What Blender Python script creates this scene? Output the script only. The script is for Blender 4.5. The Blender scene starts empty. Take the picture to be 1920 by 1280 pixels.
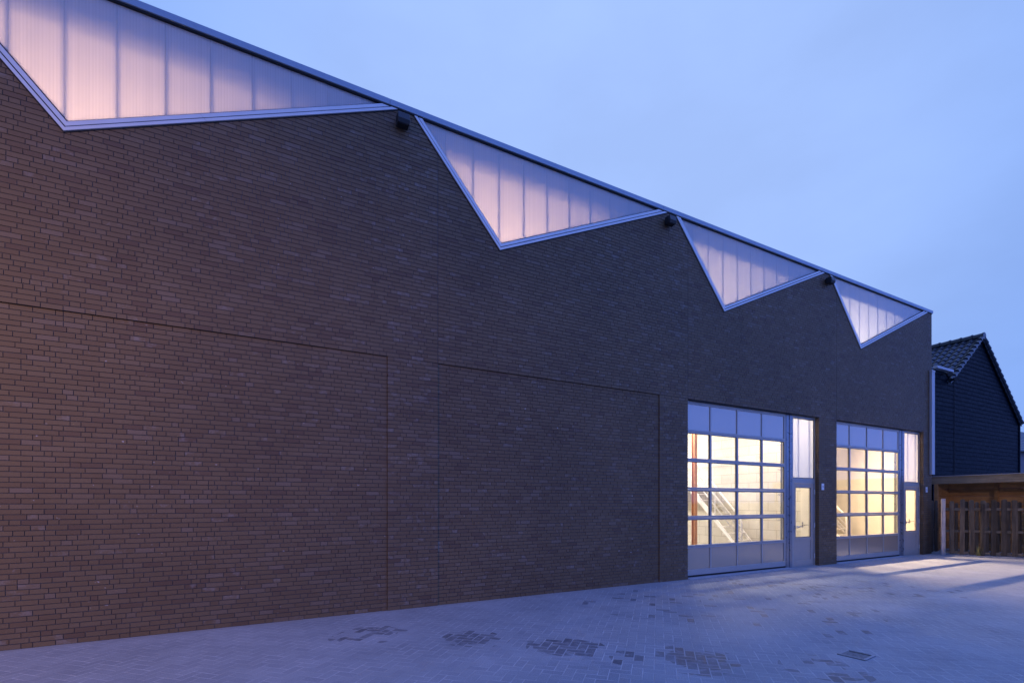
import bpy, bmesh, math, random
from mathutils import Vector
R = math.radians
random.seed(11)
S = bpy.context.scene
COL = S.collection

# ------------------------------------------------------------------ camera
CAM_H = 1.65
CAM_D = 7.384
cam_d = bpy.data.cameras.new('camera')
cam = bpy.data.objects.new('camera', cam_d)
COL.objects.link(cam)
cam.location = (0, -CAM_D, CAM_H)
cam.rotation_euler = (R(90), 0, R(-27.968))
cam_d.sensor_width = 36.0
cam_d.lens = 17.0
cam_d.shift_y = 301.0 / 1920.0
cam_d.clip_start = 0.05
cam_d.clip_end = 3000
S.camera = cam

# ------------------------------------------------------------------ world
W = bpy.data.worlds.new('World')
S.world = W
W.use_nodes = True
wn, wl = W.node_tree.nodes, W.node_tree.links
wn.clear()
w_out = wn.new('ShaderNodeOutputWorld')
w_bg = wn.new('ShaderNodeBackground')
w_tc = wn.new('ShaderNodeTexCoord')
w_sep = wn.new('ShaderNodeSeparateXYZ')
wl.new(w_tc.outputs['Generated'], w_sep.inputs[0])
def w_math(op, a, b=None, clamp=False):
    nd = wn.new('ShaderNodeMath')
    nd.operation = op
    nd.use_clamp = clamp
    for k, v in ((0, a), (1, b)):
        if v is None:
            continue
        if isinstance(v, bpy.types.NodeSocket):
            wl.new(v, nd.inputs[k])
        else:
            nd.inputs[k].default_value = v
    return nd.outputs[0]


def w_rng(v, a, b, c, d):
    nd = wn.new('ShaderNodeMapRange')
    nd.interpolation_type = 'SMOOTHSTEP'
    wl.new(v, nd.inputs[0])
    for k, x in enumerate((a, b, c, d)):
        nd.inputs[1 + k].default_value = x
    return nd.outputs[0]


def w_mix(f, a, b, mode='MIX'):
    nd = wn.new('ShaderNodeMixRGB')
    nd.blend_type = mode
    for k, v in ((0, f), (1, a), (2, b)):
        if isinstance(v, bpy.types.NodeSocket):
            wl.new(v, nd.inputs[k])
        else:
            nd.inputs[k].default_value = v if k == 0 else v + (1,)
    return nd.outputs[0]


# twilight: brightest in a broad glow beyond the building, deep blue overhead and behind the camera
w_dot = wn.new('ShaderNodeVectorMath')
w_dot.operation = 'DOT_PRODUCT'
wl.new(w_tc.outputs['Generated'], w_dot.inputs[0])
w_dot.inputs[1].default_value = (0.49, 0.687, 0.536)
w_glow = w_rng(w_dot.outputs['Value'], 0.70, 1.0, 0.0, 1.0)
w_col = w_mix(w_glow, (0.245, 0.418, 0.90), (0.400, 0.582, 1.06))
w_back = w_math('MAXIMUM', w_rng(w_sep.outputs['Z'], 0.72, 0.95, 0.0, 1.0), w_rng(w_sep.outputs['Y'], 0.12, -0.25, 0.0, 1.0))
w_side = w_rng(w_sep.outputs['X'], -1.0, 0.8, 0.44, 1.22)
w_deep = w_mix(1.0, (0.215, 0.405, 1.45), w_side, 'MULTIPLY')
w_col = w_mix(w_back, w_col, w_deep)
# faint high cloud
w_map = wn.new('ShaderNodeMapping')
w_map.inputs['Scale'].default_value = (1.0, 1.0, 2.2)
wl.new(w_tc.outputs['Generated'], w_map.inputs[0])
w_noise = wn.new('ShaderNodeTexNoise')
w_noise.inputs['Scale'].default_value = 2.1
w_noise.inputs['Detail'].default_value = 5
w_noise.inputs['Roughness'].default_value = 0.52
wl.new(w_map.outputs[0], w_noise.inputs['Vector'])
w_mr = wn.new('ShaderNodeMapRange')
w_mr.inputs['From Min'].default_value = 0.36
w_mr.inputs['From Max'].default_value = 0.66
w_mr.inputs['To Min'].default_value = 0.92
w_mr.inputs['To Max'].default_value = 1.05
wl.new(w_noise.outputs['Fac'], w_mr.inputs[0])
w_mul = wn.new('ShaderNodeMixRGB')
w_mul.blend_type = 'MULTIPLY'
w_mul.inputs[0].default_value = 1.0
wl.new(w_col, w_mul.inputs[1])
wl.new(w_mr.outputs[0], w_mul.inputs[2])
wl.new(w_mul.outputs[0], w_bg.inputs[0])
w_bg.inputs[1].default_value = 1.0
wl.new(w_bg.outputs[0], w_out.inputs[0])

S.view_settings.view_transform = 'Standard'
S.view_settings.look = 'None'
S.view_settings.exposure = 0.0
S.view_settings.gamma = 1.0
S.render.engine = 'CYCLES'
S.cycles.use_denoising = True
S.cycles.max_bounces = 10
S.cycles.diffuse_bounces = 5
S.cycles.transparent_max_bounces = 16
S.cycles.sample_clamp_indirect = 6.0
S.cycles.caustics_reflective = False
S.cycles.caustics_refractive = False


def lamp(name, kind, loc, energy, color, rot=(0, 0, 0), **kw):
    d = bpy.data.lights.new(name, kind)
    d.energy = energy
    d.color = color
    for k, v in kw.items():
        setattr(d, k, v)
    o = bpy.data.objects.new(name, d)
    COL.objects.link(o)
    o.location = loc
    o.rotation_euler = rot
    return o


def aim(o, target):
    v = Vector(target) - o.location
    o.rotation_euler = v.to_track_quat('-Z', 'Y').to_euler()


# last glow of the sun, very weak and broad
sun = lamp('sun', 'SUN', (0, 0, 30), 0.04, (1.0, 0.86, 0.76), (R(75), 0, R(-60)), angle=R(40))
# warm street lighting reaching the wall from the street on the left
st = lamp('street_light', 'SPOT', (-7.4, -7.2, 5.2), 1850, (1.0, 0.55, 0.25), spot_size=R(84), spot_blend=1.0,
          shadow_soft_size=0.25)
aim(st, (-2.6, 0, 1.7))
# second street lamp beyond the right edge of the picture, on the fence and carport
st2 = lamp('street_light', 'SPOT', (12.5, -13.0, 4.2), 900, (1.0, 0.70, 0.46), spot_size=R(23), spot_blend=0.9,
           shadow_soft_size=0.15)
aim(st2, (21.4, -1.9, 1.6))

# ------------------------------------------------------------------ building dimensions
BAY = 5.64
TIP0 = -1.956                  # lowest point of the first triangular window
TIPZ = 5.94
TOPZ = 7.68
SL, SR = 1.155, 0.4445         # slopes of the two sides of each triangle
COURSE = 3.868 / 64
WEST, EAST = -6.5, 19.16
OPEN_TOP = 64 * COURSE         # 3.868
DOORS = [(8.19, 12.99), (13.80, 18.62)]
PANELS = [(-3.02, 1.78), (2.58, 7.37)]
JOINTS = [2.58, 8.19, 13.80]
TIPS = [TIP0 + BAY * n for n in range(4)]

# ------------------------------------------------------------------ mesh helpers
class MB:
    def __init__(self):
        self.v, self.f, self.m = [], [], []

    def add(self, vs, fs, mi=0):
        b = len(self.v)
        self.v += [tuple(x) for x in vs]
        self.f += [tuple(b + i for i in f) for f in fs]
        self.m += [mi] * len(fs)

    def box(self, x0, x1, y0, y1, z0, z1, mi=0):
        self.add([(x0, y0, z0), (x1, y0, z0), (x1, y1, z0), (x0, y1, z0),
                  (x0, y0, z1), (x1, y0, z1), (x1, y1, z1), (x0, y1, z1)],
                 [(0, 1, 5, 4), (1, 2, 6, 5), (2, 3, 7, 6), (3, 0, 4, 7), (4, 5, 6, 7), (3, 2, 1, 0)], mi)

    def prism_xz(self, poly, y0, y1, mi=0):
        """poly: (x,z) points counter-clockwise seen from -y; extruded from y0 (front) to y1"""
        n = len(poly)
        vs = [(x, y0, z) for x, z in poly] + [(x, y1, z) for x, z in poly]
        fs = [tuple(range(n)), tuple(range(2 * n - 1, n - 1, -1))]
        for i in range(n):
            j = (i + 1) % n
            fs.append((j, i, n + i, n + j))
        self.add(vs, fs, mi)

    def prism(self, poly, off, mi=0):
        """poly: list of 3-D points; off: extrusion vector"""
        n = len(poly)
        o = Vector(off)
        vs = [Vector(p) for p in poly] + [Vector(p) + o for p in poly]
        fs = [tuple(range(n)), tuple(range(2 * n - 1, n - 1, -1))]
        for i in range(n):
            j = (i + 1) % n
            fs.append((j, i, n + i, n + j))
        self.add(vs, fs, mi)

    def tube(self, pts, r, seg=10, mi=0, cap=True):
        pts = [Vector(p) for p in pts]
        rings = []
        for i, p in enumerate(pts):
            a = pts[max(0, i - 1)]
            b = pts[min(len(pts) - 1, i + 1)]
            t = (b - a).normalized()
            u = t.orthogonal().normalized() if i == 0 else (u - t * u.dot(t)).normalized()
            w = t.cross(u)
            rr = r[i] if isinstance(r, (list, tuple)) else r
            rings.append([p + (u * math.cos(2 * math.pi * k / seg) + w * math.sin(2 * math.pi * k / seg)) * rr
                          for k in range(seg)])
        vs = [q for ring in rings for q in ring]
        fs = []
        for i in range(len(pts) - 1):
            for k in range(seg):
                k2 = (k + 1) % seg
                fs.append((i * seg + k, i * seg + k2, (i + 1) * seg + k2, (i + 1) * seg + k))
        if cap:
            fs.append(tuple(range(seg - 1, -1, -1)))
            fs.append(tuple(range((len(pts) - 1) * seg, len(pts) * seg)))
        self.add(vs, fs, mi)


ROOTLOC = {}


def obj(name, mb, mat, parent=None, origin=None, smooth=False, bevel=0.0, label=None):
    me = bpy.data.meshes.new(name)
    o_w = Vector(origin) if origin is not None else Vector((0, 0, 0))
    if parent is not None and origin is None:
        o_w = ROOTLOC.get(parent.name, Vector((0, 0, 0)))
    me.from_pydata([tuple(Vector(v) - o_w) for v in mb.v], [], mb.f)
    mats = mat if isinstance(mat, (list, tuple)) else [mat]
    for m in mats:
        me.materials.append(m)
    if len(mats) > 1:
        me.polygons.foreach_set('material_index', mb.m)
    bm = bmesh.new()
    bm.from_mesh(me)
    bmesh.ops.recalc_face_normals(bm, faces=bm.faces)
    bm.to_mesh(me)
    bm.free()
    if smooth:
        me.polygons.foreach_set('use_smooth', [True] * len(me.polygons))
    me.update()
    o = bpy.data.objects.new(name, me)
    COL.objects.link(o)
    if parent is not None:
        o.parent = parent
        o.location = o_w - ROOTLOC.get(parent.name, Vector((0, 0, 0)))
    else:
        o.location = o_w
    ROOTLOC[o.name] = o_w
    if bevel:
        b = o.modifiers.new('bevel', 'BEVEL')
        b.width = bevel
        b.segments = 2
        b.limit_method = 'ANGLE'
        b.angle_limit = R(40)
    if label:
        o['label'] = label
    return o


def thing(name, loc, label, cat, group=None):
    o = bpy.data.objects.new(name, None)
    COL.objects.link(o)
    o.location = loc
    o.empty_display_size = 0.2
    ROOTLOC[o.name] = Vector(loc)
    tag(o, label, cat, group)
    return o


def tag(o, label, cat, group=None):
    o['label'] = label
    o['category'] = cat
    if group:
        o['group'] = group
    return o


def structure(o, kind='structure', label=None):
    o['kind'] = kind
    if label:
        o['label'] = label
    return o


def dup(root, loc, label=None):
    def rec(o, par):
        c = o.copy()
        COL.objects.link(c)
        if par is not None:
            c.parent = par
        for ch in list(o.children):
            rec(ch, c)
        return c
    c = rec(root, None)
    c.location = loc
    if label:
        c['label'] = label
    return c


# ------------------------------------------------------------------ material helpers
class NT:
    def __init__(self, name):
        self.mat = bpy.data.materials.new(name)
        self.mat.use_nodes = True
        self.t = self.mat.node_tree
        self.t.nodes.clear()
        self.out = self.t.nodes.new('ShaderNodeOutputMaterial')

    def n(self, typ, **kw):
        nd = self.t.nodes.new(typ)
        for k, v in kw.items():
            setattr(nd, k, v)
        return nd

    def set(self, sock, v):
        if isinstance(v, bpy.types.NodeSocket):
            self.t.links.new(v, sock)
        elif v is not None:
            if sock.type == 'RGBA' and isinstance(v, tuple) and len(v) == 3:
                v = v + (1,)
            sock.default_value = v

    def math(self, op, a, b=None, c=None, clamp=False):
        nd = self.n('ShaderNodeMath', operation=op)
        nd.use_clamp = clamp
        self.set(nd.inputs[0], a)
        if b is not None:
            self.set(nd.inputs[1], b)
        if c is not None:
            self.set(nd.inputs[2], c)
        return nd.outputs[0]

    def mix(self, f, a, b, blend='MIX'):
        nd = self.n('ShaderNodeMixRGB', blend_type=blend)
        self.set(nd.inputs[0], f)
        self.set(nd.inputs[1], a)
        self.set(nd.inputs[2], b)
        return nd.outputs[0]

    def noise(self, scale, detail=4, rough=0.55, vec=None, dim='3D'):
        nd = self.n('ShaderNodeTexNoise')
        nd.inputs['Scale'].default_value = scale
        nd.inputs['Detail'].default_value = detail
        nd.inputs['Roughness'].default_value = rough
        if vec is not None:
            self.t.links.new(vec, nd.inputs['Vector'])
        return nd.outputs['Fac']

    def rng(self, v, a, b, c=0.0, d=1.0, smooth=False):
        nd = self.n('ShaderNodeMapRange')
        if smooth:
            nd.interpolation_type = 'SMOOTHSTEP'
        self.set(nd.inputs[0], v)
        for i, x in enumerate((a, b, c, d)):
            nd.inputs[1 + i].default_value = x
        return nd.outputs[0]

    def pos(self):
        return self.n('ShaderNodeNewGeometry').outputs['Position']

    def mapping(self, vec, scale=(1, 1, 1), rot=(0, 0, 0), loc=(0, 0, 0)):
        nd = self.n('ShaderNodeMapping')
        self.t.links.new(vec, nd.inputs[0])
        nd.inputs['Location'].default_value = loc
        nd.inputs['Rotation'].default_value = rot
        nd.inputs['Scale'].default_value = scale
        return nd.outputs[0]

    def bump(self, height, strength=0.3, dist=0.01):
        nd = self.n('ShaderNodeBump')
        nd.inputs['Strength'].default_value = strength
        nd.inputs['Distance'].default_value = dist
        self.t.links.new(height, nd.inputs['Height'])
        return nd.outputs[0]

    def schlick(self, f0, top):
        lw = self.n('ShaderNodeLayerWeight')
        lw.inputs['Blend'].default_value = 0.5
        return self.math('ADD', f0, self.math('MULTIPLY', self.math('POWER', lw.outputs['Facing'], 5.0), top - f0))

    def principled(self, color, rough=0.6, metal=0.0, spec=0.5, normal=None, **kw):
        nd = self.n('ShaderNodeBsdfPrincipled')
        self.set(nd.inputs['Base Color'], color)
        self.set(nd.inputs['Roughness'], rough)
        self.set(nd.inputs['Metallic'], metal)
        self.set(nd.inputs['Specular IOR Level'], spec)
        if normal is not None:
            self.t.links.new(normal, nd.inputs['Normal'])
        for k, v in kw.items():
            self.set(nd.inputs[k], v)
        return nd.outputs[0]

    def done(self, shader):
        self.t.links.new(shader, self.out.inputs['Surface'])
        return self.mat


def simple(name, color, rough=0.5, metal=0.0, spec=0.5, var=0.12, nscale=6.0, bump=0.0):
    m = NT(name)
    p = m.pos()
    nz = m.noise(nscale, 5, 0.6, p)
    f = m.rng(nz, 0.3, 0.7, 1 - var, 1 + var)
    c = m.mix(1.0, color, f, 'MULTIPLY')
    r = m.rng(m.noise(nscale * 3.1, 3, 0.5, p), 0.3, 0.7, rough * 0.85, min(1, rough * 1.15))
    nrm = m.bump(m.noise(nscale * 20, 3, 0.6, p), 0.4, bump) if bump else None
    return m.done(m.principled(c, r, metal, spec, nrm))


# ---- brick: random tone per brick, faint lime bloom, rough fired face
def mat_brick():
    m = NT('brown_brick')
    g = m.n('ShaderNodeNewGeometry')
    pos, rnd = g.outputs['Position'], g.outputs['Random Per Island']
    ramp = m.n('ShaderNodeValToRGB')
    cr = ramp.color_ramp
    cr.elements[0].position, cr.elements[0].color = 0.0, (0.118, 0.070, 0.040, 1)
    cr.elements[1].position, cr.elements[1].color = 1.0, (0.172, 0.122, 0.082, 1)
    for p, c in ((0.12, (0.140, 0.088, 0.045)), (0.5, (0.150, 0.098, 0.051)), (0.88, (0.158, 0.105, 0.057))):
        cr.elements.new(p).color = c + (1,)
    m.t.links.new(rnd, ramp.inputs[0])
    stretched = m.mapping(pos, (1.0, 1.0, 3.0))
    fine = m.noise(38, 5, 0.65, stretched)
    c = m.mix(1.0, ramp.outputs[0], m.rng(fine, 0.25, 0.75, 0.80, 1.18), 'MULTIPLY')
    big = m.noise(0.55, 4, 0.55, pos)
    c = m.mix(1.0, c, m.rng(big, 0.3, 0.7, 0.86, 1.12), 'MULTIPLY')
    # lime bloom: pale patches that follow single bricks and some areas
    rnd2 = m.math('FRACT', m.math('MULTIPLY', rnd, 91.7))
    area = m.rng(m.noise(0.9, 3, 0.6, pos), 0.5, 0.72, 0, 1, True)
    sx = m.n('ShaderNodeSeparateXYZ')
    m.t.links.new(pos, sx.inputs[0])
    pier = None
    for cx in (2.2, 7.85):
        f_ = m.rng(m.math('ABSOLUTE', m.math('SUBTRACT', sx.outputs[0], cx)), 0.36, 0.50, 0.22, 0.0)
        pier = f_ if pier is None else m.math('ADD', pier, f_)
    pick = m.math('LESS_THAN', rnd2, m.math('ADD', m.math('ADD', m.math('MULTIPLY', area, 0.22), 0.03), pier))
    blot = m.rng(m.noise(9, 4, 0.7, pos), 0.42, 0.75, 0, 1, True)
    f = m.math('MULTIPLY', m.math('MULTIPLY', pick, blot), 0.42)
    c = m.mix(f, c, (0.30, 0.27, 0.26))
    # small white mortar smears
    sm = m.rng(m.noise(13, 2, 0.5, m.mapping(pos, (1, 1, 1.6), (0, 0, 0), (3, 1, 7))), 0.74, 0.79, 0, 0.7, True)
    c = m.mix(sm, c, (0.44, 0.40, 0.39))
    nrm = m.bump(m.noise(90, 4, 0.7, pos), 0.6, 0.003)
    return m.done(m.principled(c, m.rng(fine, 0.3, 0.7, 0.54, 0.72), 0, 0.40, nrm))


M_BRICK = mat_brick()
M_MORTAR = simple('grey_mortar', (0.088, 0.084, 0.088), 0.9, 0, 0.2, 0.2, 8, 0.003)
M_ALU = simple('aluminium_profile', (0.68, 0.68, 0.68), 0.38, 0.15, 0.5, 0.05, 3)
M_POST = simple('dark_metal_post', (0.24, 0.25, 0.28), 0.30, 0.5, 0.5, 0.08, 3)
M_COPING = simple('coping_metal', (0.30, 0.37, 0.44), 0.42, 0.2, 0.5, 0.06, 2)
M_GASKET = simple('black_gasket', (0.012, 0.012, 0.014), 0.6, 0, 0.4, 0.1, 10)
M_FRAME = simple('grey_door_frame', (0.40, 0.385, 0.37), 0.36, 0.1, 0.5, 0.06, 3)
M_PDOOR = simple('warm_grey_door_paint', (0.44, 0.37, 0.31), 0.42, 0.0, 0.5, 0.05, 3)
M_BLACKBOX = simple('black_lamp_housing', (0.018, 0.019, 0.022), 0.4, 0, 0.5, 0.1, 6)
M_WHITE = simple('white_painted_steel', (0.88, 0.87, 0.85), 0.35, 0, 0.5, 0.03, 4)
M_TREAD = simple('steel_tread', (0.74, 0.72, 0.68), 0.5, 0.1, 0.5, 0.08, 9)
M_REDLEAD = simple('red_primer_steel', (0.44, 0.205, 0.10), 0.55, 0, 0.4, 0.18, 7)
M_PLATE = simple('white_number_plate', (0.74, 0.75, 0.78), 0.35, 0, 0.5, 0.03, 6)
M_INK = simple('dark_blue_ink', (0.06, 0.08, 0.16), 0.5, 0, 0.3, 0.05, 6)
M_CONC = simple('concrete_sill', (0.44, 0.44, 0.45), 0.85, 0, 0.2, 0.18, 9, 0.004)
M_KERB = simple('concrete_kerb', (0.36, 0.35, 0.34), 0.9, 0, 0.2, 0.25, 7, 0.006)
M_FLOOR = simple('concrete_floor', (0.42, 0.40, 0.37), 0.55, 0, 0.4, 0.12, 2)
M_PLASTER = simple('cream_plaster', (0.78, 0.73, 0.63), 0.9, 0, 0.2, 0.03, 2)
M_ROOFIN = simple('grey_roof_deck', (0.26, 0.27, 0.30), 0.8, 0, 0.2, 0.06, 2)
M_LIGHTBOX = simple('pale_attic_lining', (0.30, 0.30, 0.31), 0.9, 0, 0.2, 0.04, 2)
M_STEEL = simple('stainless_steel', (0.55, 0.55, 0.56), 0.28, 0.9, 0.5, 0.06, 12)
M_IRON = simple('cast_iron_grate', (0.36, 0.36, 0.37), 0.7, 0.1, 0.5, 0.25, 30, 0.003)
M_GULLYSHADE = simple('black_gully_shade', (0.008, 0.008, 0.009), 0.9, 0, 0.1, 0.1, 5)
M_SIDING = simple('dark_blue_cladding', (0.0015, 0.0048, 0.0105), 0.6, 0, 0.06, 0.1, 3)
M_TILE = simple('black_glazed_roof_tile', (0.020, 0.026, 0.036), 0.38, 0, 0.5, 0.2, 6)
M_BWALL = simple('grey_house_wall', (0.24, 0.22, 0.23), 0.85, 0, 0.2, 0.12, 4)
M_UPVC = simple('white_trim_board', (0.42, 0.42, 0.44), 0.4, 0, 0.5, 0.04, 3)


def mat_blocks():
    m = NT('limestone_block_wall')
    p = m.pos()
    # u along the wall (y), v = height
    s = m.n('ShaderNodeSeparateXYZ')
    m.t.links.new(p, s.inputs[0])
    cmb = m.n('ShaderNodeCombineXYZ')
    m.t.links.new(m.math('ADD', s.outputs[1], s.outputs[0]), cmb.inputs[0])
    m.t.links.new(s.outputs[2], cmb.inputs[1])
    b = m.n('ShaderNodeTexBrick')
    b.offset = 0.42
    b.inputs['Scale'].default_value = 1.0
    b.inputs['Brick Width'].default_value = 0.62
    b.inputs['Row Height'].default_value = 0.28
    b.inputs['Mortar Size'].default_value = 0.0058
    b.inputs['Mortar Smooth'].default_value = 0.3
    b.inputs['Bias'].default_value = 0.0
    b.inputs['Color1'].default_value = (0.66, 0.62, 0.545, 1)
    b.inputs['Color2'].default_value = (0.62, 0.58, 0.505, 1)
    b.inputs['Mortar'].default_value = (0.36, 0.325, 0.265, 1)
    m.t.links.new(cmb.outputs[0], b.inputs['Vector'])
    c = m.mix(1.0, b.outputs[0], m.rng(m.noise(5, 4, 0.6, p), 0.3, 0.7, 0.94, 1.04), 'MULTIPLY')
    nrm = m.bump(m.math('SUBTRACT', 1.0, b.outputs['Fac']), 0.3, 0.006)
    return m.done(m.principled(c, 0.85, 0, 0.2, nrm))


M_BLOCKS = mat_blocks()


def mat_poly(name='polycarbonate_sheet', tint=(0.80, 0.80, 0.84), dens=0.5):
    """opal multiwall sheet: scatters light from both sides, ribbed every 16 mm"""
    m = NT(name)
    p = m.pos()
    s = m.n('ShaderNodeSeparateXYZ')
    m.t.links.new(p, s.inputs[0])
    w = m.math('SINE', m.math('MULTIPLY', s.outputs[0], 2 * math.pi / 0.032))
    streak = m.noise(16, 2, 0.5, m.mapping(p, (4.0, 1, 0.02)))
    f = m.math('ADD', m.rng(w, -1, 1, 0.965, 1.02), m.rng(streak, 0.3, 0.7, -0.03, 0.03))
    c = m.mix(1.0, tint, f, 'MULTIPLY')
    d = m.n('ShaderNodeBsdfDiffuse')
    m.t.links.new(c, d.inputs['Color'])
    t = m.n('ShaderNodeBsdfTranslucent')
    m.t.links.new(c, t.inputs['Color'])
    mx = m.n('ShaderNodeMixShader')
    mx.inputs[0].default_value = dens
    m.t.links.new(d.outputs[0], mx.inputs[1])
    m.t.links.new(t.outputs[0], mx.inputs[2])
    gl = m.n('ShaderNodeBsdfGlossy')
    gl.inputs['Roughness'].default_value = 0.32
    gl.inputs['Color'].default_value = (1, 1, 1, 1)
    m.t.links.new(m.bump(w, 0.25, 0.002), gl.inputs['Normal'])
    mg = m.n('ShaderNodeMixShader')
    m.t.links.new(m.schlick(0.05, 0.8), mg.inputs[0])
    m.t.links.new(mx.outputs[0], mg.inputs[1])
    m.t.links.new(gl.outputs[0], mg.inputs[2])
    return m.done(mg.outputs[0])


M_POLY = mat_poly(tint=(0.83, 0.835, 0.84), dens=0.57)
def mat_infill():
    m = NT('stucco_infill_panel')
    p = m.pos()
    f = m.noise(150, 3, 0.6, p)
    c = m.mix(1.0, (0.42, 0.33, 0.245), m.rng(f, 0.3, 0.7, 0.90, 1.10), 'MULTIPLY')
    pr = m.principled(c, 0.5, 0, 0.3, m.bump(f, 0.4, 0.002))
    t = m.n('ShaderNodeBsdfTranslucent')
    t.inputs['Color'].default_value = (0.5, 0.46, 0.42, 1)
    mx = m.n('ShaderNodeMixShader')
    mx.inputs[0].default_value = 0.10
    m.t.links.new(pr, mx.inputs[1])
    m.t.links.new(t.outputs[0], mx.inputs[2])
    # glossy lacquer
    gl = m.n('ShaderNodeBsdfGlossy')
    gl.inputs['Roughness'].default_value = 0.16
    m.t.links.new(m.bump(f, 0.25, 0.002), gl.inputs['Normal'])
    mg = m.n('ShaderNodeMixShader')
    m.t.links.new(m.schlick(0.27, 0.9), mg.inputs[0])
    m.t.links.new(mx.outputs[0], mg.inputs[1])
    m.t.links.new(gl.outputs[0], mg.inputs[2])
    return m.done(mg.outputs[0])


M_INFILL = mat_infill()
M_POLYJ = mat_poly('polycarbonate_joint', (0.56, 0.58, 0.66), 0.40)


def mat_glass():
    m = NT('clear_acrylic_glazing')
    tr = m.n('ShaderNodeBsdfTransparent')
    tr.inputs[0].default_value = (0.97, 0.97, 0.97, 1)
    gl = m.n('ShaderNodeBsdfGlossy')
    gl.inputs['Roughness'].default_value = 0.04
    mx = m.n('ShaderNodeMixShader')
    m.t.links.new(m.schlick(0.035, 0.8), mx.inputs[0])
    m.t.links.new(tr.outputs[0], mx.inputs[1])
    m.t.links.new(gl.outputs[0], mx.inputs[2])
    return m.done(mx.outputs[0])


M_GLASS = mat_glass()


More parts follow.
